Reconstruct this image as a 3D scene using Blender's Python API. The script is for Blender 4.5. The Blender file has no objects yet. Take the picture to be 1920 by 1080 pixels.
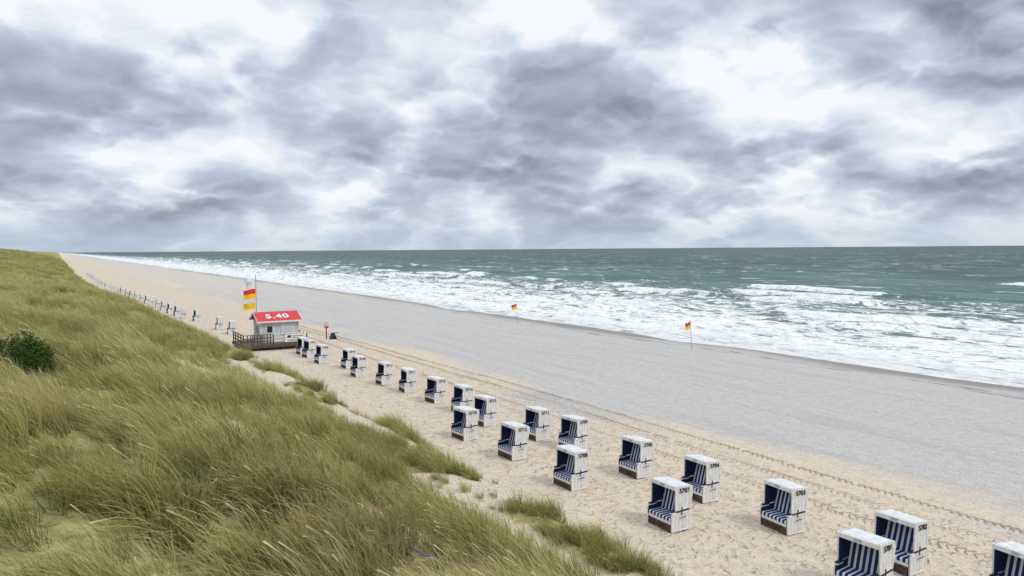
import bpy, numpy as np, math, random
from mathutils import Vector, Matrix
random.seed(3); rng=np.random.default_rng(5)
scene=bpy.context.scene
# world axes: X = seaward, Y = along the coast, Z = up (metres)
# ------------------------------------------------------------------ helpers
def vnoise(x,y,seed=0):
    xi=np.floor(x).astype(np.int64); yi=np.floor(y).astype(np.int64)
    xf=x-xi; yf=y-yi
    def h(a,b):
        n=(a*374761393+b*668265263+seed*1442695041)&0xffffffff
        n=((n^(n>>13))*1274126177)&0xffffffff
        n=(n^(n>>16))&0xffffff
        return n/float(0xffffff)
    u=xf*xf*xf*(xf*(xf*6-15)+10); v=yf*yf*yf*(yf*(yf*6-15)+10)
    a=h(xi,yi);b=h(xi+1,yi);c=h(xi,yi+1);d=h(xi+1,yi+1)
    return (a+(b-a)*u)*(1-v)+(c+(d-c)*u)*v
def fbm(x,y,o=4,seed=0):
    t=0;a=.5;s=0
    for i in range(o):
        t=t+a*vnoise(x*2**i+13.7*i,y*2**i+5.1*i,seed+i);s+=a;a*=.5
    return t/s
def sstep(a,b,x):
    t=np.clip((x-a)/(b-a),0,1);return t*t*(3-2*t)
def mk_mesh(name,verts,faces,mats=(),smooth=False,fm=None):
    me=bpy.data.meshes.new(name)
    me.from_pydata([tuple(v) for v in verts],[],faces)
    for m in mats: me.materials.append(m)
    if fm is not None: me.polygons.foreach_set('material_index',fm)
    if smooth: me.polygons.foreach_set('use_smooth',[True]*len(me.polygons))
    me.update(); return me
def add(name,data,loc=(0,0,0),rot=(0,0,0),parent=None):
    o=bpy.data.objects.new(name,data);scene.collection.objects.link(o)
    o.location=loc;o.rotation_euler=rot
    if parent: o.parent=parent
    return o
class NT:
    def __init__(s,nt): s.nt=nt;nt.nodes.clear()
    def n(s,t,ins=None,**kw):
        nd=s.nt.nodes.new(t)
        for k,v in kw.items(): setattr(nd,k,v)
        if ins:
            for k,v in ins.items():
                sock=nd.inputs[k]
                if isinstance(v,bpy.types.NodeSocket): s.nt.links.new(v,sock)
                elif isinstance(v,tuple) and sock.type=='RGBA' and len(v)==3: sock.default_value=(*v,1)
                else: sock.default_value=v
        return nd
    def m(s,op,a,b=None,c=None,clamp=False):
        ins={0:a}
        if b is not None: ins[1]=b
        if c is not None: ins[2]=c
        return s.n('ShaderNodeMath',ins,operation=op,use_clamp=clamp).outputs[0]
    def mix(s,f,a,b,bt='MIX'):
        nd=s.n('ShaderNodeMix',None,data_type='RGBA',blend_type=bt)
        for i,v in ((0,f),(6,a),(7,b)):
            if isinstance(v,bpy.types.NodeSocket): s.nt.links.new(v,nd.inputs[i])
            else: nd.inputs[i].default_value=v if not isinstance(v,tuple) or len(v)==4 else (*v,1)
        return nd.outputs[2]
    def ss(s,x,a,b,lo=0.,hi=1.):
        return s.n('ShaderNodeMapRange',{0:x,1:a,2:b,3:lo,4:hi},interpolation_type='SMOOTHSTEP').outputs[0]
    def noise(s,vec,scale,detail=4,rough=.5,dist=0.,out=0,dim='2D'):
        return s.n('ShaderNodeTexNoise',{'Vector':vec,'Scale':scale,'Detail':detail,'Roughness':rough,'Distortion':dist},noise_dimensions=dim).outputs[out]
    def scl(s,vec,v):
        return s.n('ShaderNodeVectorMath',{0:vec,1:v},operation='MULTIPLY').outputs[0]
    def addv(s,a,b): return s.n('ShaderNodeVectorMath',{0:a,1:b},operation='ADD').outputs[0]
    def vor(s,vec,scale):
        return s.n('ShaderNodeTexVoronoi',{'Vector':vec,'Scale':scale},feature='F1',voronoi_dimensions='2D').outputs['Distance']
    def out(s,sh): s.n('ShaderNodeOutputMaterial',{'Surface':sh})
def newmat(name):
    m=bpy.data.materials.new(name);m.use_nodes=True;return m,NT(m.node_tree)
def simple(name,col,rough=.7,var=.12,scale=6.,bump=0.,spec=.3,metal=0.):
    m,t=newmat(name)
    tc=t.n('ShaderNodeTexCoord').outputs['Object']
    n=t.noise(tc,scale,3,.6,dim='3D')
    c2=tuple(max(0,x*(1-var*2)) for x in col)
    col_=t.mix(t.ss(n,.3,.7),c2,tuple(col))
    ins={'Base Color':col_,'Roughness':rough,'Specular IOR Level':spec,'Metallic':metal}
    if bump:
        ins['Normal']=t.n('ShaderNodeBump',{'Height':t.noise(tc,scale*6,2,dim='3D'),'Strength':bump,'Distance':.01}).outputs[0]
    t.out(t.n('ShaderNodeBsdfPrincipled',ins).outputs[0]);return m
# ------------------------------------------------------------------ terrain function
PD=[-3000,-60,-30,-20,-10,-5,0,4,8,11,13.5,15.5,18,26,45,60,66,75,120,4000]
PZ=[14,13,11.5,10,8,7,6.1,5.0,3.3,1.7,.5,.05,0,0,-.9,-1.7,-1.9,-2.6,-6,-10]
def toe(s): return np.interp(s,[0,60,90,126,163,226,350,900],[0,0,-1.3,-2.9,-4.6,-7.2,-8.2,-9])
def hbase(d,s):
    w=np.clip((26-d)/8,0,1); return np.interp(d-toe(s)*w,PD,PZ)
def veg(d,s):
    """share of the ground covered by marram grass"""
    e=d-toe(s)+ (fbm(d/3.,s/3.,3,11)-.5)*2.0
    v=1-sstep(12.9,14.3,e)
    cor=np.exp(-((e-9.4)/1.75)**4)*sstep(80,50,s)*(.25+.75*sstep(.30,.46,fbm(d/2.5,s/7.,2,21)))
    v=v*(1-cor)
    fore=sstep(10.6,11.4,e)*sstep(85,55,s)
    v=v*(1-fore*sstep(.58,.42,fbm(d/1.3,s/2.6,2,31)))
    for (a,b,ra,rb,k) in [(4.6,30,1.2,3.2,1),(4.6,11.6,.7,1.0,.95),(3.1,17.3,.6,1.3,.8),(7.3,20.2,1.7,3.2,1),(5.4,14.6,.8,1.3,.95),(7.,37,1.3,4.5,1),(5.8,47,1.,5.,.8),(9.2,15.4,1.6,3.0,1)]:
        v=v*(1-k*np.exp(-(((d-a)/ra)**2+((s-b)/rb)**2)**1.6))
    v=v*(1-(.35+.35*sstep(5,9,e))*sstep(.58,.70,fbm(d/3.,s/5.,3,41)))
    return np.clip(v,0,1)
def height(d,s):
    z=hbase(d,s)
    e=d-toe(s)
    m=1-sstep(11,15.5,e)
    z=z+m*((fbm(d/7,s/9,3,51)-.5)*1.5+(fbm(d/2.,s/2.,2,61)-.5)*.4)
    z=z-.45*np.exp(-((e-9.2)/1.5)**2)*sstep(90,50,s)+.35*np.exp(-((e-12.)/1.1)**2)*sstep(90,50,s)*fbm(d/2,s/4,2,66)*1.6
    far=sstep(120,400,s)*sstep(5,-15,e)
    z=z+far*(fbm(d/25,s/60,3,71)-.5)*2.2
    z=z+ (1-m)*(fbm(d/3.,s/3.,3,81)-.5)*.10*sstep(62,50,d)
    z=z+ (fbm(d/30.,s/25.,2,91)-.5)*.3*sstep(20,30,d)*sstep(69,60,d)
    return z
def hz(d,s): return float(height(np.array([float(d)]),np.array([float(s)]))[0])
def axis(segs):
    out=[segs[0][0]]
    for a,b,st,g in segs:
        x=a
        while x<b:
            x+=st; st*=g
            out.append(min(x,b))
    return np.array(sorted(set(np.round(out,4))))
def grid_mesh(name,xs,ys,zf,mat,attrs=None):
    X,Y=np.meshgrid(xs,ys); nx,ny=len(xs),len(ys)
    x=X.ravel();y=Y.ravel();z=zf(x,y)
    me=bpy.data.meshes.new(name)
    me.vertices.add(nx*ny)
    co=np.stack([x,y,z],1).astype(np.float32);me.vertices.foreach_set('co',co.ravel())
    i=np.arange(nx-1)[None,:]+nx*np.arange(ny-1)[:,None]
    q=np.stack([i,i+1,i+nx+1,i+nx],-1).reshape(-1,4)
    nf=len(q)
    me.loops.add(nf*4);me.loops.foreach_set('vertex_index',q.ravel().astype(np.int32))
    me.polygons.add(nf);me.polygons.foreach_set('loop_start',np.arange(0,nf*4,4,dtype=np.int32))
    me.polygons.foreach_set('loop_total',np.full(nf,4,dtype=np.int32))
    me.polygons.foreach_set('use_smooth',np.ones(nf,dtype=bool))
    me.update(calc_edges=True)
    for k,fn in (attrs or {}).items():
        at=me.attributes.new(k,'FLOAT','POINT');at.data.foreach_set('value',fn(x,y).astype(np.float32))
    me.materials.append(mat); return me
# ------------------------------------------------------------------ materials: ground
gm,t=newmat('sand_and_dune')
pos=t.n('ShaderNodeNewGeometry').outputs['Position']
sep=t.n('ShaderNodeSeparateXYZ',{0:pos});X=sep.outputs[0];Y=sep.outputs[1]
vg=t.n('ShaderNodeAttribute',attribute_name='veg').outputs['Fac']
nb=t.noise(t.scl(pos,(1,.35,1)),.12,4,.55)
nf=t.noise(pos,1.7,4,.65); ng=t.noise(pos,9.,3,.7)
xw=t.m('ADD',X,t.m('MULTIPLY',t.m('SUBTRACT',nb,.5),22.))
grey=t.ss(xw,24.5,30.)
tan=t.mix(t.ss(nf,.3,.7),(.51,.40,.285),(.63,.52,.39))
tan=t.mix(t.ss(ng,.35,.75),tan,(.70,.59,.46))
gry=t.mix(t.ss(nf,.3,.7),(.42,.40,.37),(.515,.49,.455))
gry=t.mix(t.m('MULTIPLY',t.ss(ng,.48,.72),.6),gry,(.64,.615,.58))
gry=t.mix(t.m('MULTIPLY',t.ss(ng,.48,.3),.4),gry,(.30,.285,.265))
strk=t.noise(t.scl(pos,(.6,.06,1)),1.,4,.6)
gry=t.mix(t.m('MULTIPLY',t.ss(strk,.5,.7),.40),gry,(.56,.485,.39))
gry=t.mix(t.m('MULTIPLY',t.ss(strk,.5,.3),.35),gry,(.35,.33,.305))
vor=t.vor(pos,3.5)
gry=t.mix(t.m('MULTIPLY',t.m('LESS_THAN',vor,.10),.45),gry,(.74,.72,.69))
tan=t.mix(t.m('MULTIPLY',t.m('LESS_THAN',vor,.06),.35),tan,(.25,.19,.12))
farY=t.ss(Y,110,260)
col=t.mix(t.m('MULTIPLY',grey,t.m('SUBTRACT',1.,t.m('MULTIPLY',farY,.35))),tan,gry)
xs_=t.m('ADD',X,t.m('MULTIPLY',t.m('SUBTRACT',nb,.5),9.))
wet=t.ss(xs_,61.,65.)
col=t.mix(wet,col,(.25,.225,.195))
wr=t.noise(t.scl(pos,(1.4,.25,1)),1.,5,.75)
wl=t.m('SUBTRACT',1.,t.ss(t.m('ABSOLUTE',t.m('SUBTRACT',xs_,60.6)),0.,.9))
col=t.mix(t.m('MULTIPLY',t.m('MULTIPLY',wl,t.ss(wr,.5,.6)),.8),col,(.07,.06,.04))
th=t.noise(pos,3.,5,.7)
thc=t.mix(t.ss(th,.35,.65),(.20,.18,.065),(.44,.365,.17))
big=t.noise(pos,.09,3,.6)
thc=t.mix(t.ss(big,.4,.65),thc,(.28,.28,.10))
vgm=t.ss(t.m('ADD',vg,t.m('MULTIPLY',t.m('SUBTRACT',th,.5),.7)),.3,.65)
col=t.mix(vgm,col,thc)
dv=t.scl(t.addv(t.noise(pos,1.3,2,.6,out=1),(-.5,-.5,-.5)),(.9,.9,.9))
fv=t.vor(t.addv(pos,dv),2.0)
fv2=t.vor(t.addv(t.addv(pos,(31.3,17.7,0)),dv),1.3)
pit=t.m('ADD',t.ss(fv,.05,.36),t.ss(fv2,.03,.22))
hgt=t.m('ADD',t.m('MULTIPLY',pit,t.ss(X,31,23,.06,.6)),t.m('ADD',t.m('MULTIPLY',nf,.9),t.m('MULTIPLY',ng,.4)))
bmp=t.n('ShaderNodeBump',{'Height':hgt,'Strength':.95,'Distance':.14}).outputs[0]
t.out(t.n('ShaderNodeBsdfPrincipled',{'Base Color':col,'Roughness':t.m('SUBTRACT',.95,t.m('MULTIPLY',wet,.45)),'Specular IOR Level':.25,'Normal':bmp}).outputs[0])
# ------------------------------------------------------------------ terrain
xs=axis([(-4000,-60,400,1),(-60,-14,2,1),(-14,16,.28,1),(16,30,.35,1),(30,72,.8,1),(72,130,5,1.2)])
ys=axis([(-300,-10,20,1),(-10,60,.3,1),(60,20000,.32,1.02)])
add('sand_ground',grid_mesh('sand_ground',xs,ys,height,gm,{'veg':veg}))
# ------------------------------------------------------------------ sea
SEA=-1.9
crests=[]
for k,(d0,amp,wid,th) in enumerate([(70,.18,1.0,.25),(75,.25,1.2,.3),(81,.35,1.4,.38),(88,.45,1.6,.42),(96,.6,1.8,.42),(106,.75,2.0,.44),(118,1.0,2.3,.44),(132,1.2,2.6,.44),(148,1.2,2.8,.46),(168,1.0,3.,.52),(194,.8,3.4,.58),(228,.7,3.6,.64)]):
    crests.append((d0,amp,wid,th,k))
def sea_parts(x,y):
    z=np.zeros_like(x); fo=np.zeros_like(x)
    for d0,amp,wid,th,k in crests:
        c=d0+(fbm(y/45.,y*0+k*3.3,3,200+k)-.5)*18+(fbm(y/9.,y*0+k,2,230+k)-.5)*3.5
        a=vnoise(y/24.+k*7.7,y*0+k,260+k)*.7+.3*vnoise(y/7.,y*0,290+k)
        A=sstep(th-.12,th+.25,a)
        r=x-c
        prof=np.where(r<0,np.exp(-(r/(wid*.55))**2),np.exp(-(r/(wid*2.6))**2))
        z+=amp*prof*(.35+.65*A)
        ff=np.where(r<0,np.exp(-(r/(wid*(1.1 if d0>110 else 2.4)))**2),np.exp(-(r/(wid*.5))**2))
        fo=np.maximum(fo,ff*A)
    return z,fo
def sea_h(x,y):
    z,_=sea_parts(x,y)
    am=sstep(64,110,x)*.75+.08
    z+=am*((fbm(x/7.,y/16.,4,300)-.5)*1.5+(fbm(x/22.,y/60.,3,310)-.5)*1.2)
    z*=1-sstep(900,2500,np.hypot(x,y))
    return SEA+z
def sea_f(x,y): return sea_parts(x,y)[1]
wm,t=newmat('sea_water')
pos=t.n('ShaderNodeNewGeometry').outputs['Position']
sep=t.n('ShaderNodeSeparateXYZ',{0:pos});X=sep.outputs[0];Y=sep.outputs[1];Z=sep.outputs[2]
cr=t.n('ShaderNodeAttribute',attribute_name='crest').outputs['Fac']
n1=t.noise(t.scl(pos,(.09,.03,0)),1.,3,.55)
n2=t.noise(t.scl(pos,(.40,.15,0)),1.,6,.68,.6)
n3=t.noise(t.scl(pos,(1.3,.55,0)),1.,5,.72,.8)
dist=t.m('ADD',X,t.m('MULTIPLY',t.m('SUBTRACT',n1,.5),50.))
th1=t.ss(dist,68,128,.41,.515); th2=t.ss(dist,122,210,0.,.19)
thr=t.m('ADD',th1,th2)
fv=t.m('ADD',t.m('MULTIPLY',n2,.6),t.m('MULTIPLY',n3,.4))
lace=t.ss(t.m('SUBTRACT',fv,thr),-.03,.05)
lace=t.m('MULTIPLY',lace,t.ss(dist,290,200))
cf=t.m('ADD',cr,t.m('MULTIPLY',t.m('SUBTRACT',t.m('ADD',t.m('MULTIPLY',n3,.6),t.m('MULTIPLY',n2,.4)),.5),2.4))
crf=t.ss(cf,.42,.70)
crf=t.m('MULTIPLY',crf,t.ss(cr,.02,.2))
wcn=t.noise(t.scl(pos,(.15,.05,0)),1.,6,.70,.5)
wcb=t.noise(t.scl(pos,(.006,.006,0)),1.,1,.5)
wc=t.ss(t.m('ADD',wcn,t.m('MULTIPLY',t.m('SUBTRACT',wcb,.5),.08)),.622,.675)
wc=t.m('MULTIPLY',wc,t.ss(X,130,170))
wc2=t.ss(t.noise(t.scl(pos,(.028,.012,0)),1.,5,.72,.5),.635,.70)
wc2=t.m('MULTIPLY',wc2,t.ss(X,350,700,0,.7))
foam=t.m('MAXIMUM',t.m('MAXIMUM',lace,crf),t.m('MAXIMUM',t.m('MULTIPLY',wc,.85),wc2))
shallow=(.22,.26,.215);mid=(.105,.185,.14);deep=(.066,.104,.09);far=(.066,.095,.100)
wcol=t.mix(t.ss(dist,75,120),shallow,mid)
wcol=t.mix(t.ss(X,170,420),wcol,deep)
R=t.n('ShaderNodeVectorMath',{0:pos},operation='LENGTH').outputs['Value']
wcol=t.mix(t.ss(R,900,4000),wcol,far)
sw=t.noise(t.scl(pos,(.035,.012,0)),1.,5,.65)  # light and shade of swell and chop painted into the water colour as streaks
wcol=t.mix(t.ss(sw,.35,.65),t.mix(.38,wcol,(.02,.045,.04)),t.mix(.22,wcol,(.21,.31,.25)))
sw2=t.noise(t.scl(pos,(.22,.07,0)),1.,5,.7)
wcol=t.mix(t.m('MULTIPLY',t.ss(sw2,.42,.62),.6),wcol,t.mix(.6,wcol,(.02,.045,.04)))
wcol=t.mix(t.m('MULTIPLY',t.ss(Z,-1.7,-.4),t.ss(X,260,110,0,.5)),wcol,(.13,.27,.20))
fcol=t.mix(t.ss(n3,.3,.6),(.54,.55,.54),(.86,.87,.87))
fcol=t.mix(t.ss(X,76,66,0,.45),fcol,(.60,.57,.52))
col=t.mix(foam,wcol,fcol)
bmp=t.n('ShaderNodeBump',{'Height':t.m('ADD',t.m('ADD',t.m('MULTIPLY',n3,.5),n2),t.m('MULTIPLY',crf,.25)),'Strength':.7,'Distance':.5}).outputs[0]
dif=t.n('ShaderNodeBsdfDiffuse',{'Color':col,'Normal':bmp}).outputs[0]
gl=t.n('ShaderNodeBsdfGlossy',{'Color':(.8,.85,.9,1),'Roughness':.28,'Normal':bmp}).outputs[0]
gf=t.m('MULTIPLY',t.m('SUBTRACT',1.,foam),.13)
t.out(t.n('ShaderNodeMixShader',{0:gf,1:dif,2:gl}).outputs[0])
xs=axis([(55,170,.5,1),(170,40000,.6,1.045)])
ys=axis([(-600,0,40,1),(0,60,1.3,1),(60,50000,.7,1.017)])
add('sea_water',grid_mesh('sea_water',xs,ys,sea_h,wm,{'crest':sea_f}))
# ------------------------------------------------------------------ marram grass
gr,t=newmat('marram_grass')
tt=t.n('ShaderNodeAttribute',attribute_name='t').outputs['Fac']
bl=t.n('ShaderNodeAttribute',attribute_name='b').outputs['Fac']
rnd=t.n('ShaderNodeObjectInfo').outputs['Random']
pos=t.n('ShaderNodeNewGeometry').outputs['Position']
big=t.noise(pos,.16,3,.6); med=t.noise(pos,.55,3,.6)
dry=t.noise(t.addv(pos,(40,11,0)),.22,3,.6)
g1=t.mix(t.ss(big,.40,.60),(.17,.215,.05),(.38,.36,.105))
g1=t.mix(t.ss(med,.42,.62),t.mix(.4,g1,(.11,.155,.035)),t.mix(.45,g1,(.54,.45,.17)))
g1=t.mix(t.m('MULTIPLY',bl,.75),g1,(.56,.47,.19))
g1=t.mix(t.m('MULTIPLY',rnd,.6),g1,(.16,.21,.045))
g1=t.mix(t.m('MULTIPLY',t.ss(dry,.56,.68),.5),g1,(.42,.29,.14))
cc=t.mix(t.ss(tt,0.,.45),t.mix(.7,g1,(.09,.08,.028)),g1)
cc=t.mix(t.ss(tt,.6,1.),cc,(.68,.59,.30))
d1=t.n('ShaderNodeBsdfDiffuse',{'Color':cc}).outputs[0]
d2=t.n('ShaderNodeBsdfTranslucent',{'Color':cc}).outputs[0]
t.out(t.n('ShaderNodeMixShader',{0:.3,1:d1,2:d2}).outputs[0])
def tuft(seed,nb,rad,L0,L1,w,seg=4,heads=2):
    r=random.Random(seed);V=[];F=[];T=[];B=[]
    for i in range(nb+heads):
        hd=i>=nb
        a=r.random()*6.283;q=rad*math.sqrt(r.random())
        p=Vector((q*math.cos(a),q*math.sin(a),-.05))
        L=r.uniform(L0,L1)*(1.25 if hd else 1)
        out=Vector((math.cos(a),math.sin(a),0))*(q/rad)*.35
        wind=Vector((-1,-.15+r.uniform(-.35,.35),0))
        dirv=(Vector((0,0,1))+out+wind*r.uniform(.1,.35)+Vector((r.uniform(-.2,.2),r.uniform(-.2,.2),0))).normalized()
        bend=r.uniform(.5,1.4)*(.7 if hd else 1)
        wa=r.random()*3.14;side=Vector((math.cos(wa),math.sin(wa),0))
        b=r.random()
        n=seg;base=len(V)
        for k in range(n+1):
            u=k/n
            ww=w*(1-u**1.7)*.5+.0008
            if hd: ww=.0025+ (.009 if u>.8 else 0)
            V.append(p-side*ww);V.append(p+side*ww);T+= [u,u] if not hd else [.5+u*.5]*2;B+=[b if not hd else 1]*2
            dirv=(dirv+wind*(bend*u*.45)-Vector((0,0,1))*(bend*u*.18)).normalized()
            p=p+dirv*(L/n)
        for k in range(n):
            F.append((base+2*k,base+2*k+1,base+2*k+3,base+2*k+2))
    me=mk_mesh('grass_tuft',V,F,[gr],True)
    at=me.attributes.new('t','FLOAT','POINT');at.data.foreach_set('value',T)
    at=me.attributes.new('b','FLOAT','POINT');at.data.foreach_set('value',B)
    return me
def coll_of(name,meshes):
    c=bpy.data.collections.new(name)
    for i,me in enumerate(meshes):
        o=bpy.data.objects.new('%s_%02d'%(name,i),me);c.objects.link(o)
    return c
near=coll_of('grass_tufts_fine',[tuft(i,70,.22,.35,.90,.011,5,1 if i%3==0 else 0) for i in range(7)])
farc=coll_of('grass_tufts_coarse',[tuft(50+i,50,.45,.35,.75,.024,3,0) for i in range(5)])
def scatter(name,P,S,col,nvar):
    n=len(P)
    me=bpy.data.meshes.new(name);me.vertices.add(n);me.vertices.foreach_set('co',P.astype(np.float32).ravel())
    rot=np.stack([rng.normal(0,.15,n),rng.normal(0,.15,n),rng.normal(0,.5,n)+(fbm(P[:,0]/4,P[:,1]/4,2,400)-.5)*2.8],1)
    a=me.attributes.new('rot','FLOAT_VECTOR','POINT');a.data.foreach_set('vector',rot.astype(np.float32).ravel())
    a=me.attributes.new('scl','FLOAT','POINT');a.data.foreach_set('value',S.astype(np.float32))
    a=me.attributes.new('vi','INT','POINT');a.data.foreach_set('value',rng.integers(0,nvar,n).astype(np.int32))
    o=add(name,me)
    ng=bpy.data.node_groups.new(name,'GeometryNodeTree')
    ng.interface.new_socket('Geometry',in_out='INPUT',socket_type='NodeSocketGeometry')
    ng.interface.new_socket('Geometry',in_out='OUTPUT',socket_type='NodeSocketGeometry')
    N=ng.nodes;L=ng.links
    gi=N.new('NodeGroupInput');go=N.new('NodeGroupOutput');ip=N.new('GeometryNodeInstanceOnPoints')
    ci=N.new('GeometryNodeCollectionInfo');ci.inputs['Collection'].default_value=col
    ci.inputs['Separate Children'].default_value=True;ci.inputs['Reset Children'].default_value=True
    def at(nm,ty):
        q=N.new('GeometryNodeInputNamedAttribute');q.data_type=ty;q.inputs['Name'].default_value=nm
        return [s for s in q.outputs if s.enabled and s.name=='Attribute'][0]
    L.new(gi.outputs[0],ip.inputs['Points']);L.new(ci.outputs[0],ip.inputs['Instance'])
    ip.inputs['Pick Instance'].default_value=True
    L.new(at('vi','INT'),ip.inputs['Instance Index']);L.new(at('rot','FLOAT_VECTOR'),ip.inputs['Rotation'])
    L.new(at('scl','FLOAT'),ip.inputs['Scale']);L.new(ip.outputs[0],go.inputs[0])
    md=o.modifiers.new('scatter','NODES');md.node_group=ng
    return o
def pts(d0,d1,s0,s1,dens,smin,smax,pw=1.):
    n=int((d1-d0)*(s1-s0)*dens)
    d=rng.uniform(d0,d1,n);s=rng.uniform(s0,s1,n)
    v=veg(d,s); cl=.12+.88*sstep(.38,.60,fbm(d/1.0,s/1.0,2,500))
    k=rng.random(n)<v*cl
    d,s,v=d[k],s[k],v[k]
    S=rng.uniform(smin,smax,len(d))*(.5+.5*v)*(.45+1.1*fbm(d/2.2,s/2.2,2,510))
    return np.stack([d,s,height(d,s)],1),S
a=[pts(-6,14.5,3,32,20,.8,1.25),pts(-9,14.5,32,62,10,.85,1.3)]
scatter('dune_grass',np.concatenate([q[0] for q in a]),np.concatenate([q[1] for q in a]),near,7)
a=[pts(-14,14,60,130,4,.85,1.3),pts(-26,12,130,330,1.1,1.0,1.6),pts(-50,8,330,900,.15,1.6,2.6)]
scatter('dune_grass',np.concatenate([q[0] for q in a]),np.concatenate([q[1] for q in a]),farc,5)
# ------------------------------------------------------------------ hooded beach chairs
wm2,t=newmat('white_wicker')
tc=t.n('ShaderNodeTexCoord').outputs['Object']
w1=t.n('ShaderNodeTexWave',{'Vector':tc,'Scale':14.,'Distortion':0.},bands_direction='Z').outputs['Fac']
w2=t.n('ShaderNodeTexWave',{'Vector':t.scl(tc,(1,1,0)),'Scale':4.,'Distortion':0.},bands_direction='DIAGONAL').outputs['Fac']
dn=t.noise(tc,5,3,.65,dim='3D')
c=t.mix(t.ss(dn,.4,.75),(.74,.74,.72),(.56,.54,.50))
c=t.mix(t.m('MULTIPLY',t.m('MULTIPLY',w1,w2),.45),c,(.34,.33,.31))
b=t.n('ShaderNodeBump',{'Height':t.m('MULTIPLY',w1,w2),'Strength':.6,'Distance':.01}).outputs[0]
t.out(t.n('ShaderNodeBsdfPrincipled',{'Base Color':c,'Roughness':.6,'Specular IOR Level':.3,'Normal':b}).outputs[0])
white=simple('white_paint',(.78,.78,.76),.5,.10,4,.1)
navy=simple('navy_fabric',(.012,.022,.10),.85,.2,8,.2)
brown=simple('weathered_wood',(.16,.10,.065),.8,.35,9,.4)
metal=simple('dark_metal',(.10,.10,.10),.45,.2,10,0,.5,.6)
st,t=newmat('striped_fabric')
tc=t.n('ShaderNodeTexCoord').outputs['Object'];yy=t.n('ShaderNodeSeparateXYZ',{0:tc}).outputs[1]
s_=t.m('GREATER_THAN',t.m('SINE',t.m('MULTIPLY',t.m('ADD',yy,.04),2*math.pi/.165)),0.25)
c=t.mix(s_,(.010,.035,.15),(.72,.73,.75))
t.out(t.n('ShaderNodeBsdfPrincipled',{'Base Color':c,'Roughness':.85,'Specular IOR Level':.2}).outputs[0])
black=simple('black_lettering',(.015,.015,.018),.6,.1)
greytxt=simple('grey_lettering',(.18,.18,.19),.6,.1)
CM=[wm2,white,navy,brown,metal,st]
class Bld:
    def __init__(s): s.V=[];s.F=[];s.M=[]
    def prism(s,prof,y0,y1,m,ax='y'):
        b=len(s.V);n=len(prof)
        for yv in (y0,y1):
            for (a,c) in prof:
                s.V.append((a,yv,c) if ax=='y' else ((yv,a,c) if ax=='x' else (a,c,yv)))
        s.F.append(tuple(range(b,b+n)));s.F.append(tuple(range(b+2*n-1,b+n-1,-1)))
        for i in range(n):
            j=(i+1)%n;s.F.append((b+i,b+n+i,b+n+j,b+j))
        s.M+=[m]*(n+2)
    def box(s,x0,x1,y0,y1,z0,z1,m): s.prism([(x0,z0),(x1,z0),(x1,z1),(x0,z1)],y0,y1,m)
    def cyl(s,p0,p1,r0,r1,m,n=8):
        p0=Vector(p0);p1=Vector(p1);d=(p1-p0).normalized()
        a=d.orthogonal().normalized();c=d.cross(a);b=len(s.V)
        for p,r in ((p0,r0),(p1,r1)):
            for i in range(n):
                q=p+(a*math.cos(6.2832*i/n)+c*math.sin(6.2832*i/n))*r;s.V.append(tuple(q))
        for i in range(n):
            j=(i+1)%n;s.F.append((b+i,b+j,b+n+j,b+n+i));s.M.append(m)
        s.F.append(tuple(range(b+n-1,b-1,-1)));s.F.append(tuple(range(b+n,b+2*n)));s.M+=[m,m]
    def mesh(s,name,mats):
        me=mk_mesh(name,s.V,s.F,mats,False,s.M)
        import bmesh
        bm=bmesh.new();bm.from_mesh(me);bmesh.ops.recalc_face_normals(bm,faces=bm.faces);bm.to_mesh(me);bm.free()
        return me
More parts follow.
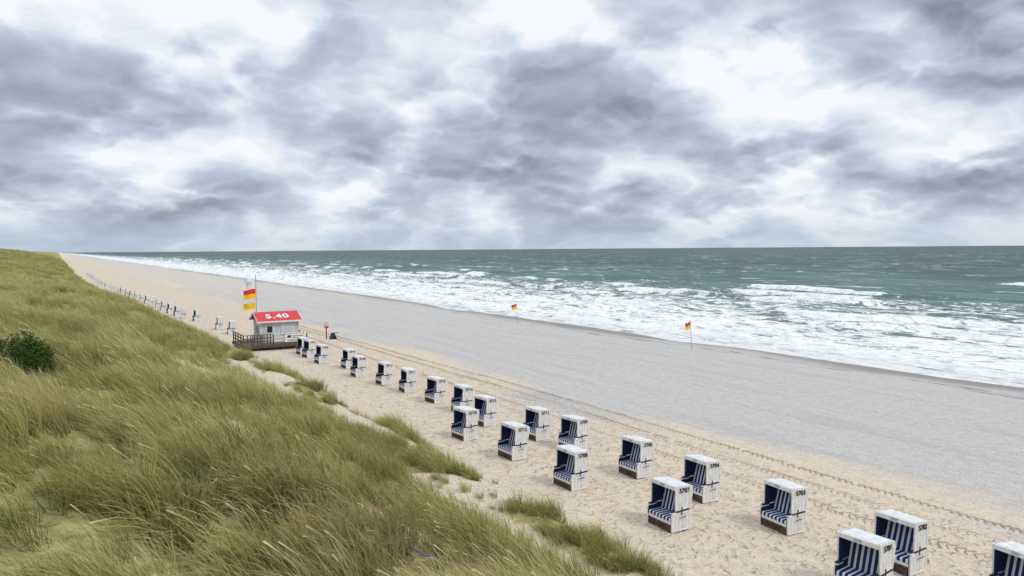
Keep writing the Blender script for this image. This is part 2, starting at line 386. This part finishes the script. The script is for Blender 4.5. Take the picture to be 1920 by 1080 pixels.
def chair_mesh():
    B=Bld();W=.61
    low=[(-.42,.05),(.36,.05),(.40,.70),(-.36,.66),(-.42,.60)]
    # hood: top corners rounded off, leaning back
    hood=[(-.25,.74),(.41,.76),(.545,1.38),(.548,1.44),(.53,1.48),(.49,1.51),(-.15,1.572),(-.195,1.565),(-.225,1.54),(-.235,1.50)]
    for sgn in (-1,1):
        yo=sgn*W;ym=sgn*(W-.035);yi=sgn*(W-.055)
        B.prism(low,ym,yo,0)
        B.prism([(a*.985,c-.004) for a,c in low],yi,ym-sgn*.002,2)
        B.prism(hood,ym,yo,0)
        B.prism([(a*.97,c-.008) for a,c in hood],yi,ym-sgn*.002,2)
        yf0,yf1=yo+sgn*.001,yo+sgn*.014
        for (x0,z0,x1,z1) in [(-.42,.05,-.42,.60),(.325,.05,.365,.70)]:
            B.prism([(x0,z0),(x0+.045,z0),(x1+.045,z1),(x1,z1)],yf0,yf1,1)
        B.prism([(-.375,.05),(.325,.05),(.325,.10),(-.375,.10)],yf0,yf1,1)
        B.prism([(-.375,.595),(.36,.645),(.36,.70),(-.36,.655)],yf0,yf1,1)
        B.prism([(-.25,.74),(-.205,.74),(-.185,1.555),(-.21,1.545),(-.235,1.50)],yf0,yf1,1)
        B.prism([(.365,.765),(.41,.765),(.545,1.38),(.50,1.38)],yf0,yf1,1)
        B.prism([(-.205,.745),(.365,.765),(.365,.81),(-.205,.79)],yf0,yf1,1)
        B.prism([(-.20,.69),(.38,.71),(.38,.745),(-.20,.73)],yf0+sgn*.001,yf1+sgn*.012,4)
        B.prism([(-.02,.60),(.03,.60),(.06,.84),(.01,.84)],yf1,yf1+sgn*.012,4)
        B.cyl((-.1,yf1+sgn*.03,.50),(.2,yf1+sgn*.03,.52),.012,.012,4,6)
        B.box(-.40,-.12,min(yo-sgn*.11,yo-sgn*.002),max(yo-sgn*.11,yo-sgn*.002),.665,.70,1)
        B.box(-.39,-.13,min(yo-sgn*.115,yo-sgn*.01),max(yo-sgn*.115,yo-sgn*.01),.702,.74,2)
    wi=W-.056
    B.prism([(.34,.05),(.36,.05),(.40,.72),(.38,.72)],-wi,wi,0)
    B.prism([(.375,.74),(.41,.74),(.545,1.38),(.51,1.38)],-wi,wi,0)
    B.prism([(-.225,1.52),(.47,1.465),(.50,1.38),(.54,1.38),(.543,1.435),(.525,1.475),(.487,1.505),(-.15,1.567),(-.19,1.56),(-.22,1.54)],-wi,wi,0)
    B.prism([(-.262,1.43),(-.238,1.43),(-.238,1.57),(-.262,1.56)],-W-.014,W+.014,1)
    B.prism([(-.215,1.50),(.46,1.45),(.46,1.46),(-.215,1.512)],-wi+.003,wi-.003,5)
    B.box(-.40,.34,-wi,wi,.34,.38,1)
    for k in (-1,1):
        y0,y1=(.006,wi-.01) if k>0 else (-wi+.01,-.006)
        B.prism([(-.40,.385),(.16,.385),(.16,.50),(-.37,.50),(-.405,.47)],y0,y1,5)
        B.prism([(.14,.505),(.26,.505),(.46,1.34),(.42,1.40),(.38,1.34)],y0,y1,5)
    B.box(-.415,-.385,-wi,wi,.30,.375,1)
    B.box(-.40,-.38,-wi,wi,.06,.30,3)
    for k in (-1,1):
        c=k*.28
        B.box(-.435,-.402,c-.25,c+.25,.08,.115,3);B.box(-.435,-.402,c-.25,c+.25,.255,.29,3)
        B.box(-.435,-.402,c-.25,c-.21,.117,.253,3);B.box(-.435,-.402,c+.21,c+.25,.117,.253,3)
        B.box(-.445,-.437,c-.07,c+.07,.20,.222,4)
    B.box(-.41,.35,-W+.05,-W+.12,.0,.05,3);B.box(-.41,.35,W-.12,W-.05,.0,.05,3)
    return B.mesh('beach_chair',CM)
cm=chair_mesh()
def text(name,s,size,mat,loc,rot,parent,bold=.0,al='CENTER'):
    c=bpy.data.curves.new(name,'FONT');c.body=s;c.size=size;c.align_x=al;c.align_y='CENTER';c.extrude=.002;c.offset=bold
    c.materials.append(mat);return add(name,c,loc,rot,parent)
chairs=[(17.1,18.0,'5707'),(20.2,15.8,'5703'),(20.1,19.5,'5704'),(20.0,23.1,'5705'),(16.8,23.3,'5708'),(20.2,27.8,'5709'),(17.0,28.1,'5712'),(19.8,30.4,'5711'),(16.8,32.4,'5710'),(19.1,34.5,'5713'),(19.6,38.1,'5714'),(19.5,41.5,'5715'),(19.4,45.6,'5716'),(19.1,49.1,'5717'),(18.7,53.3,'5718'),(19.4,57.6,'5719'),(18.3,61.3,'5720'),(18.4,65.3,'5721'),(18.6,68.0,'5722'),(20.6,12.0,'5702'),(18.3,11.6,'5706'),(20.9,8.8,'5701'),
(16.3,89.0),(16.1,95.3),(15.5,108.8),(14.6,114.1),(14.4,119.5),(14.1,125.3),(13.9,131.7),(13.8,138.6),(13.6,144.7),(13.3,151.3),(13.0,158.5),(12.7,166.4),(12.3,172.8),(12.0,179.7),(11.7,189.6),(11.4,197.9),(11.0,206.8),(10.7,216.5),(10.3,227.0),(10.0,238.3),(9.9,250.8),(9.8,262),(9.7,274),(9.7,287),(9.6,301),(9.5,316),(9.4,333),(9.4,350)]
for c in chairs:
    x,y=c[0]+.42,c[1]+.62
    z=hz(x,y)-.03
    o=add('beach_chair',cm,(x,y,z),(random.uniform(-.015,.015),random.uniform(-.03,.02),random.uniform(-.10,.10)))
    if len(c)>2:
        text('number_side',c[2],.22,black,(.15,-.626,1.38),(math.radians(90),math.radians(2),0),o,.005)
        text('number_front',c[2],.115,greytxt,(-.2655,0,1.495),(math.radians(90),0,math.radians(-90)),o)
# ------------------------------------------------------------------ lifeguard hut
boards,t=newmat('grey_painted_boards')
tc=t.n('ShaderNodeTexCoord').outputs['Object'];sp=t.n('ShaderNodeSeparateXYZ',{0:tc})
fr=t.m('FRACT',t.m('MULTIPLY',t.m('ADD',sp.outputs[0],sp.outputs[1]),7.))
g=t.m('LESS_THAN',fr,.08);nn=t.noise(t.scl(tc,(3,3,.6)),2,4,.6,dim='3D')
c=t.mix(t.ss(nn,.3,.7),(.52,.53,.54),(.64,.65,.66));c=t.mix(g,c,(.25,.25,.26))
t.out(t.n('ShaderNodeBsdfPrincipled',{'Base Color':c,'Roughness':.7}).outputs[0])
red=simple('red_roofing',(.62,.035,.04),.55,.1,3,.1)
deckm=simple('weathered_deck_wood',(.21,.17,.135),.85,.3,5,.3)
dark=simple('dark_glass',(.03,.035,.04),.2,.1)
greenp=simple('green_panel',(.05,.16,.10),.6,.1)
yel=simple('yellow_cloth',(.85,.55,.02),.8,.05)
redc=simple('red_cloth',(.68,.035,.025),.8,.05)
whc=simple('white_cloth',(.75,.76,.80),.8,.05)
hut=add('lifeguard_hut',None,(0,0,0))
gz=hz(17.5,74.5)
def part(name,B,mats): return add(name,B.mesh(name,mats),(0,0,gz),(0,0,0),hut)
B=Bld();B.box(16.4,20.0,73.6,76.6,.60,2.72,0)
B.prism([(73.6,2.722),(76.6,2.722),(75.1,3.36)],16.4,20.0,0,'x')
part('walls',B,[boards])
B=Bld()
B.prism([(73.25,2.62),(75.1,3.42),(75.1,3.50),(73.25,2.70)],16.05,20.3,0,'x')
B.prism([(76.95,2.62),(75.102,3.42),(75.102,3.50),(76.95,2.70)],16.05,20.3,0,'x')
B.prism([(73.22,2.56),(73.248,2.56),(73.248,2.71),(73.22,2.71)],16.0,20.35,1,'x')
for x in (16.02,20.302):
    B.prism([(73.25,2.56),(75.1,3.36),(75.1,3.53),(73.25,2.73)],x,x+.028,1,'x')
    B.prism([(76.95,2.56),(75.102,3.36),(75.102,3.53),(76.95,2.73)],x,x+.028,1,'x')
part('roof',B,[red,white])
sl=math.atan2(.80,1.85)
text('roof_number','5.40',1.15,white,(18.1,74.12-.02,3.085+gz+.012),(sl,0,0),hut,.035).data.space_character=1.15
B=Bld()
B.box(14.5,20.6,72.3,77.2,.50,.60,0)
for x in np.arange(14.7,20.7,1.15):
    for y in (72.5,74.7,77.0): B.box(x-.07,x+.07,y-.07,y+.07,-.3,.50,1)
B.box(14.5,20.6,72.24,72.298,.30,.58,1);B.box(14.44,14.498,72.3,77.2,.30,.58,1);B.box(14.6,20.5,72.6,72.64,.10,.28,1)
part('deck',B,[deckm,brown])
B=Bld()
xsP=[14.55,15.4,16.25,17.3,18.4,19.5,20.5]
for x in xsP: B.box(x-.045,x+.045,72.36,72.45,.60,1.52,0)
for y in (73.6,74.9,76.1,77.1): B.box(14.51,14.60,y-.04,y+.04,.60,1.52,0);B.box(20.46,20.55,y-.04,y+.04,.60,1.52,0)
for z in (.86,1.16): B.box(14.62,17.2,72.46,72.49,z,z+.10,0);B.box(14.605,14.635,72.52,77.1,z,z+.10,0)
for z in (.86,1.16): B.box(17.4,20.4,72.46,72.49,z,z+.10,1)
B.box(14.5,17.25,72.34,72.47,1.522,1.57,0);B.box(17.26,20.55,72.34,72.47,1.522,1.57,1);B.box(14.49,14.62,72.472,77.15,1.522,1.57,0);B.box(20.44,20.57,72.472,77.15,1.522,1.57,1)
for x in np.arange(14.9,17.2,.3): B.box(x,x+.09,72.492,72.51,.62,1.5,0)
part('railing',B,[brown,white])
B=Bld()
B.box(18.35,20.3,72.30,72.335,.72,1.44,0);B.box(18.6,18.95,72.285,72.298,1.1,1.34,1);B.box(19.05,20.15,72.285,72.298,1.22,1.30,2)
B.box(19.05,19.8,72.285,72.298,1.05,1.12,2);B.box(18.6,20.05,72.285,72.298,.83,.91,2)
B.box(20.0,20.52,72.28,72.298,.30,.70,3)
part('banner',B,[white,dark,greytxt,greenp])
B=Bld()
B.box(16.85,17.65,73.55,73.598,.62,2.5,1);B.box(16.92,17.58,73.53,73.548,.66,2.44,0);B.box(17.0,17.5,73.515,73.528,1.6,2.2,2)
B.box(18.3,19.6,73.55,73.598,1.35,2.35,1);B.box(18.37,18.93,73.535,73.548,1.42,2.28,0);B.box(18.97,19.53,73.535,73.548,1.42,2.28,0)
for (x0,x1) in ((16.33,16.398),(20.002,20.07)): B.box(x0,x1,73.53,73.62,.62,2.7,1)
B.box(16.36,16.398,74.4,75.6,1.4,2.3,1);B.box(16.345,16.358,74.5,75.5,1.48,2.22,2)
part('door_and_windows',B,[boards,white,dark])
# ------------------------------------------------------------------ flags
def flag_mesh(name,w,h,mats,nx=24,ny=12,split=True,amp=.12,droop=.15):
    V=[];F=[];M=[]
    for j in range(ny+1):
        for i in range(nx+1):
            u=i/nx;v=j/ny
            V.append((-u*w*.93, amp*u*math.sin(u*8+v*1.2)-u*.25*w, -v*h-droop*u*u*w+.03*math.sin(u*7+v*3)*u))
    for j in range(ny):
        for i in range(nx):
            a=j*(nx+1)+i;F.append((a,a+1,a+nx+2,a+nx+1));M.append(1 if (split and j>=ny//2) else 0)
    return mk_mesh(name,V,F,mats,True,M)
def pole(name,x,y,h,r,mat,lean=(0,0)):
    z=hz(x,y)-.3
    B=Bld();B.cyl((0,0,0),(lean[0],lean[1],h+.3),r,r*.75,0,10)
    B.cyl((lean[0],lean[1],h+.3),(lean[0],lean[1],h+.38),r*1.3,r*.6,0,10)
    return add(name,B.mesh(name,[mat]),(x,y,z))
p=pole('flagpole',17.0,77.9,7.1,.05,simple('grey_pole',(.45,.46,.48),.4,.1,4,0,.5,.3))
add('flag_white',flag_mesh('flag_white',1.3,.95,[whc],split=False),(-.06,0,7.05),(0,0,0),p)
V=[]
for j in range(7):
    for i in range(9):
        u=.3+.4*i/8;v=.3+.4*j/6;w=1.3;h=.95
        V.append((-u*w*.93,.12*u*math.sin(u*8+v*1.2)-u*.25*w-.006,-v*h-.15*u*u*w+.03*math.sin(u*7+v*3)*u))
F=[(j*9+i,j*9+i+1,j*9+i+10,j*9+i+9) for j in range(6) for i in range(8)]
add('flag_mark',mk_mesh('flag_mark',V,F,[simple('pale_grey_print',(.58,.59,.64),.8)],True),(-.06,0,7.05),(0,0,0),p)
add('flag_red_yellow',flag_mesh('flag_red_yellow',1.3,.95,[redc,yel]),(-.06,0,6.0),(0,0,0),p)
add('flag_yellow',flag_mesh('flag_yellow',1.35,.62,[yel],split=False,droop=.1),(-.12,0,4.6),(0,0,0),p)
for (x,y,h,ln) in ((57.4,93.0,3.05,(-.12,0)),(58.8,59.0,3.1,(-.22,-.02))):
    q=pole('beach_flag',x,y,h,.025,simple('thin_pole',(.30,.28,.26),.6,.1),ln)
    add('flag',flag_mesh('flag',1.0,.80,[redc,yel]),(ln[0]-.02,ln[1],h+.28),(0,0,0),q)
# ------------------------------------------------------------------ lifebuoy post
sx,sy=24.4,78.7;sz=hz(sx,sy)
B=Bld();B.box(-.05,.05,-.05,.05,-.3,1.75,1)
B.box(-.22,.22,-.075,-.052,1.15,1.72,0);B.box(-.19,.19,-.085,-.077,1.42,1.68,2);B.box(-.15,.15,-.085,-.077,1.18,1.36,0)
n=20
for i in range(n):
    a=6.2832*i/n;b=6.2832*(i+1)/n
    B.cyl((.13*math.cos(a),-.11,1.44+.13*math.sin(a)),(.13*math.cos(b),-.11,1.44+.13*math.sin(b)),.03,.03,0 if (i//3)%2 else 2,6)
add('lifebuoy_post',B.mesh('lifebuoy_post',[simple('signal_red',(.55,.04,.05),.5),brown,white]),(sx,sy,sz))
B=Bld()
B.prism([(-.30,0),(-.24,0),(.02,.62),(-.03,.64)],-.3,.3,0);B.prism([(.30,0),(.24,0),(.0,.56),(.05,.60)],-.3,.3,0);B.box(-.05,.55,-.25,.25,.64,.68,0)
add('folding_board',B.mesh('folding_board',[dark]),(24.9,78.0,hz(24.9,78.)),(0,0,.3))
# ------------------------------------------------------------------ tyre tracks pressed into the sand
V=[];F=[]
for (d0,wd,ph,amp) in ((25.2,.50,0,.8),(23.3,.50,.1,.8),(26.5,.36,.05,1.4)):
    s=5.0
    while s<105:
        c=d0+amp*(math.sin(s/23.+ph*9)*.5)+.1*math.sin(s/5.)
        hh=.044*(.4+.95*float(vnoise(np.array([s/3.]),np.array([d0]),7)[0]))
        for (o,k) in ((-wd*.27,1),(wd*.27,-1)):
            if random.random()<.08: continue
            a=.10*k;L=wd*.25
            P=[(c+o-L,s-a-.045),(c+o+L,s+a-.045),(c+o+L,s+a+.045),(c+o-L,s-a+.045)]
            R=[(c+o-L*.8,s-a),(c+o+L*.8,s+a)]
            b=len(V)
            zz=hz(c,s)
            for q in P: V.append((q[0],q[1],zz-.02))
            for q in R: V.append((q[0],q[1],zz+hh+random.uniform(-.008,.008)))
            F+=[(b,b+1,b+5,b+4),(b+2,b+3,b+4,b+5),(b+1,b+2,b+5),(b+3,b,b+4)]
        s+=.28
add('tyre_tracks',mk_mesh('tyre_tracks',V,F,[simple('track_sand',(.50,.395,.285),.9,.1,3)]))  # one even sand tone, slightly darker so the tracks stand out
# ------------------------------------------------------------------ shrub
leafm,t=newmat('shrub_leaves')
rn=t.n('ShaderNodeTexWhiteNoise',{'Vector':t.n('ShaderNodeVectorMath',{0:t.n('ShaderNodeTexCoord').outputs['Object'],1:(.06,.06,.06)},operation='SNAP').outputs[0]}).outputs['Value']
c=t.mix(rn,(.018,.035,.012),(.075,.12,.03))
t.out(t.n('ShaderNodeMixShader',{0:.2,1:t.n('ShaderNodeBsdfDiffuse',{'Color':c}).outputs[0],2:t.n('ShaderNodeBsdfTranslucent',{'Color':c}).outputs[0]}).outputs[0])
def shrub(x,y,rx,ry,rz,n,seed,sink):
    r=random.Random(seed);V=[];F=[];M=[]
    lob=[(r.uniform(-.7,.7)*rx,r.uniform(-.7,.7)*ry,r.uniform(.25,.75)*rz,r.uniform(.3,.5)) for _ in range(16)]
    for i in range(n):
        l=r.choice(lob)
        v=Vector((r.gauss(0,1),r.gauss(0,1),r.gauss(0,1))).normalized()*(r.random()**.4)
        p=Vector((l[0]+v.x*l[3]*rx,l[1]+v.y*l[3]*ry,max(.02,l[2]+v.z*l[3]*rz)))
        a=Vector((r.gauss(0,1),r.gauss(0,1),r.gauss(0,.6))).normalized();b=a.orthogonal().normalized()
        sz=r.uniform(.02,.045);k=len(V)
        V+=[p-a*sz,p+b*sz*.5,p+a*sz,p-b*sz*.5];F.append((k,k+1,k+2,k+3));M.append(0)
    B=Bld();B.V=[tuple(q) for q in V];B.F=F;B.M=M
    for l in lob: B.cyl((l[0]*.2,l[1]*.2,-.1),(l[0],l[1],l[2]),.02,.006,1,5)
    return add('rose_shrub',mk_mesh('rose_shrub',B.V,B.F,[leafm,brown],False,B.M),(x,y,hz(x,y)-sink))
shrub(-1.15,22.0,1.0,.95,1.1,13000,1,.12)
# ------------------------------------------------------------------ blue rope scraps
rope=simple('blue_rope',(.02,.06,.45),.6)
for k,(x,y) in enumerate(((3.8,9.9),(4.3,9.5))):
    cu=bpy.data.curves.new('blue_rope','CURVE');cu.dimensions='3D';cu.bevel_depth=.010
    sp_=cu.splines.new('POLY');sp_.points.add(11)
    for i in range(12):
        px=x-.25+.035*i;py=y+.05*math.sin(i*.6+k)-.02*i
        sp_.points[i].co=(px,py,hz(px,py)+.20+.02*math.sin(i),1)
    cu.materials.append(rope);add('blue_rope',cu)
# ------------------------------------------------------------------ sky
world=bpy.data.worlds.new('World');scene.world=world;world.use_nodes=True
t=NT(world.node_tree)
SE,SR=math.radians(48),math.radians(150)
D=t.n('ShaderNodeTexCoord').outputs['Generated']
D=t.n('ShaderNodeVectorMath',{0:D},operation='NORMALIZE').outputs[0]
sp=t.n('ShaderNodeSeparateXYZ',{0:D});x,y,z=sp.outputs
zc=t.m('MAXIMUM',z,0.)
az=t.m('MULTIPLY',t.m('ARCTAN2',x,y),57.2958);el=t.m('MULTIPLY',t.m('ARCSINE',z),57.2958)
CC=.36
zb=t.m('ADD',zc,CC)
def plane(f):
    k=t.m('DIVIDE',1.6,t.m('ADD',zb,t.m('MULTIPLY',t.m('MULTIPLY',zb,zb),f)))
    return t.n('ShaderNodeCombineXYZ',{0:t.m('MULTIPLY',x,k),1:t.m('MULTIPLY',y,k),2:0.}).outputs[0]
P0=plane(0.);P1=plane(.060)
warp=t.noise(P0,2.8,4,.5,out=1)
wv=t.scl(t.addv(warp,(-.5,-.5,-.5)),(.20,.20,0))
wm_=t.noise(t.addv(P0,(7,3,0)),9.,3,.5,out=1)
wv=t.addv(wv,t.scl(t.addv(wm_,(-.5,-.5,-.5)),(.05,.05,0)))
def dens(P):
    P=t.addv(P,wv)
    a=t.noise(P,1.5,5,.42)
    h=a
    for sc,am in ((3.2,.22),(7.,.12),(15.,.050),(31.,.018)):
        v=t.vor(P,sc)
        h=t.m('SUBTRACT',h,t.m('MULTIPLY',t.m('MULTIPLY',v,v),am))
    return h,a
h0,a0=dens(P0);h1,a1=dens(P1)
emb=t.m('SUBTRACT',h0,h1)
ws=t.n('ShaderNodeSeparateXYZ',{0:warp})
azw=t.m('ADD',az,t.m('MULTIPLY',t.m('SUBTRACT',ws.outputs[0],.5),14.))
elw=t.m('ADD',el,t.m('MULTIPLY',t.m('SUBTRACT',ws.outputs[1],.5),7.))
blobs=[(1.5,11,8,3.6,-1.),(4.5,16,3.5,2.5,.6),(11.3,13.4,4.2,2.8,.9),(17,16.5,5,2.5,-.4),(21.6,10.8,5.5,3.0,-.8),(25.5,7.8,5,1.3,-.5),(30,13.8,4,3,.5),(37.6,8.8,5.5,2.4,-.8),(43,18.2,11,2.4,-1.),(62,13.2,8.5,3.0,-1.),(56,9,8.5,2.3,1.1),(48.8,7.2,3,1.2,-.8),(64.5,3.7,6,1.4,-.6),(45,13.3,5.5,2.4,.7),(-1,4.3,5,.8,-.3),(33,5.4,4,.8,-.4),(10,7.5,5,1.5,.2),(20,4,9,1,.25)]
acc=None
for (a,e,wa,we,am) in blobs:
    q=t.m('ADD',t.m('POWER',t.m('MULTIPLY',t.m('SUBTRACT',azw,a),1/wa),2.),t.m('POWER',t.m('MULTIPLY',t.m('SUBTRACT',elw,e),1/we),2.))
    g=t.m('MULTIPLY',t.m('EXPONENT',t.m('MULTIPLY',t.m('POWER',q,1.4),-1.)),am)
    acc=g if acc is None else t.m('ADD',acc,g)
dd=t.m('SUBTRACT',h0,t.m('MULTIPLY',acc,.125))
c=t.m('SUBTRACT',1.0,t.m('MULTIPLY',t.ss(dd,.20,.62),.68))
mk=t.ss(t.noise(t.addv(P0,(3,9,0)),2.,2,.5),.35,.65,.5,1.)
c=t.m('ADD',c,t.m('MULTIPLY',t.m('MULTIPLY',emb,mk),2.6))
ramp=t.n('ShaderNodeValToRGB',{0:c})
e=ramp.color_ramp.elements
e[0].position=.0;e[0].color=(.24,.275,.35,1);e[1].position=1.;e[1].color=(.95,.97,1.,1)
for p_,cl in ((.3,(.36,.41,.51,1)),(.6,(.54,.615,.74,1)),(.82,(.76,.825,.92,1))):
    q=e.new(p_);q.color=cl
cl=ramp.outputs[0]
hzn=t.ss(el,3.5,.2)
cl=t.mix(t.m('MULTIPLY',hzn,.6),cl,(.50,.61,.74,1))
up=t.ss(el,22.,50.,1.,1.85)
sky=t.n('ShaderNodeTexSky',sky_type='NISHITA',sun_disc=False,sun_elevation=SE,sun_rotation=SR)
bg1=t.n('ShaderNodeBackground',{'Color':sky.outputs[0],'Strength':.1}).outputs[0]
bg2=t.n('ShaderNodeBackground',{'Color':cl,'Strength':up}).outputs[0]
ms=t.n('ShaderNodeMixShader',{0:.95,1:bg1,2:bg2}).outputs[0]
t.n('ShaderNodeOutputWorld',{'Surface':ms})
sun=bpy.data.lights.new('sun','SUN');sun.energy=1.5;sun.angle=math.radians(12);sun.color=(1,.95,.88)
so=add('sun',sun,(0,0,50))
sd=Vector((math.sin(SR)*math.cos(SE),math.cos(SR)*math.cos(SE),math.sin(SE)))
so.rotation_euler=(-sd).to_track_quat('-Z','Y').to_euler()
# ------------------------------------------------------------------ camera
cam=bpy.data.cameras.new('camera');cam.sensor_width=36;cam.lens=36*1397/1920;cam.clip_end=100000;cam.clip_start=.1
co=add('camera',cam)
M=Matrix.Rotation(-math.radians(31.3),4,'Z')@Matrix.Rotation(math.radians(90-2.99),4,'X')@Matrix.Rotation(-math.radians(.42),4,'Z')
M.translation=(0,0,9.5);co.matrix_world=M
scene.camera=co
scene.view_settings.view_transform='Standard';scene.view_settings.look='None';scene.view_settings.exposure=0
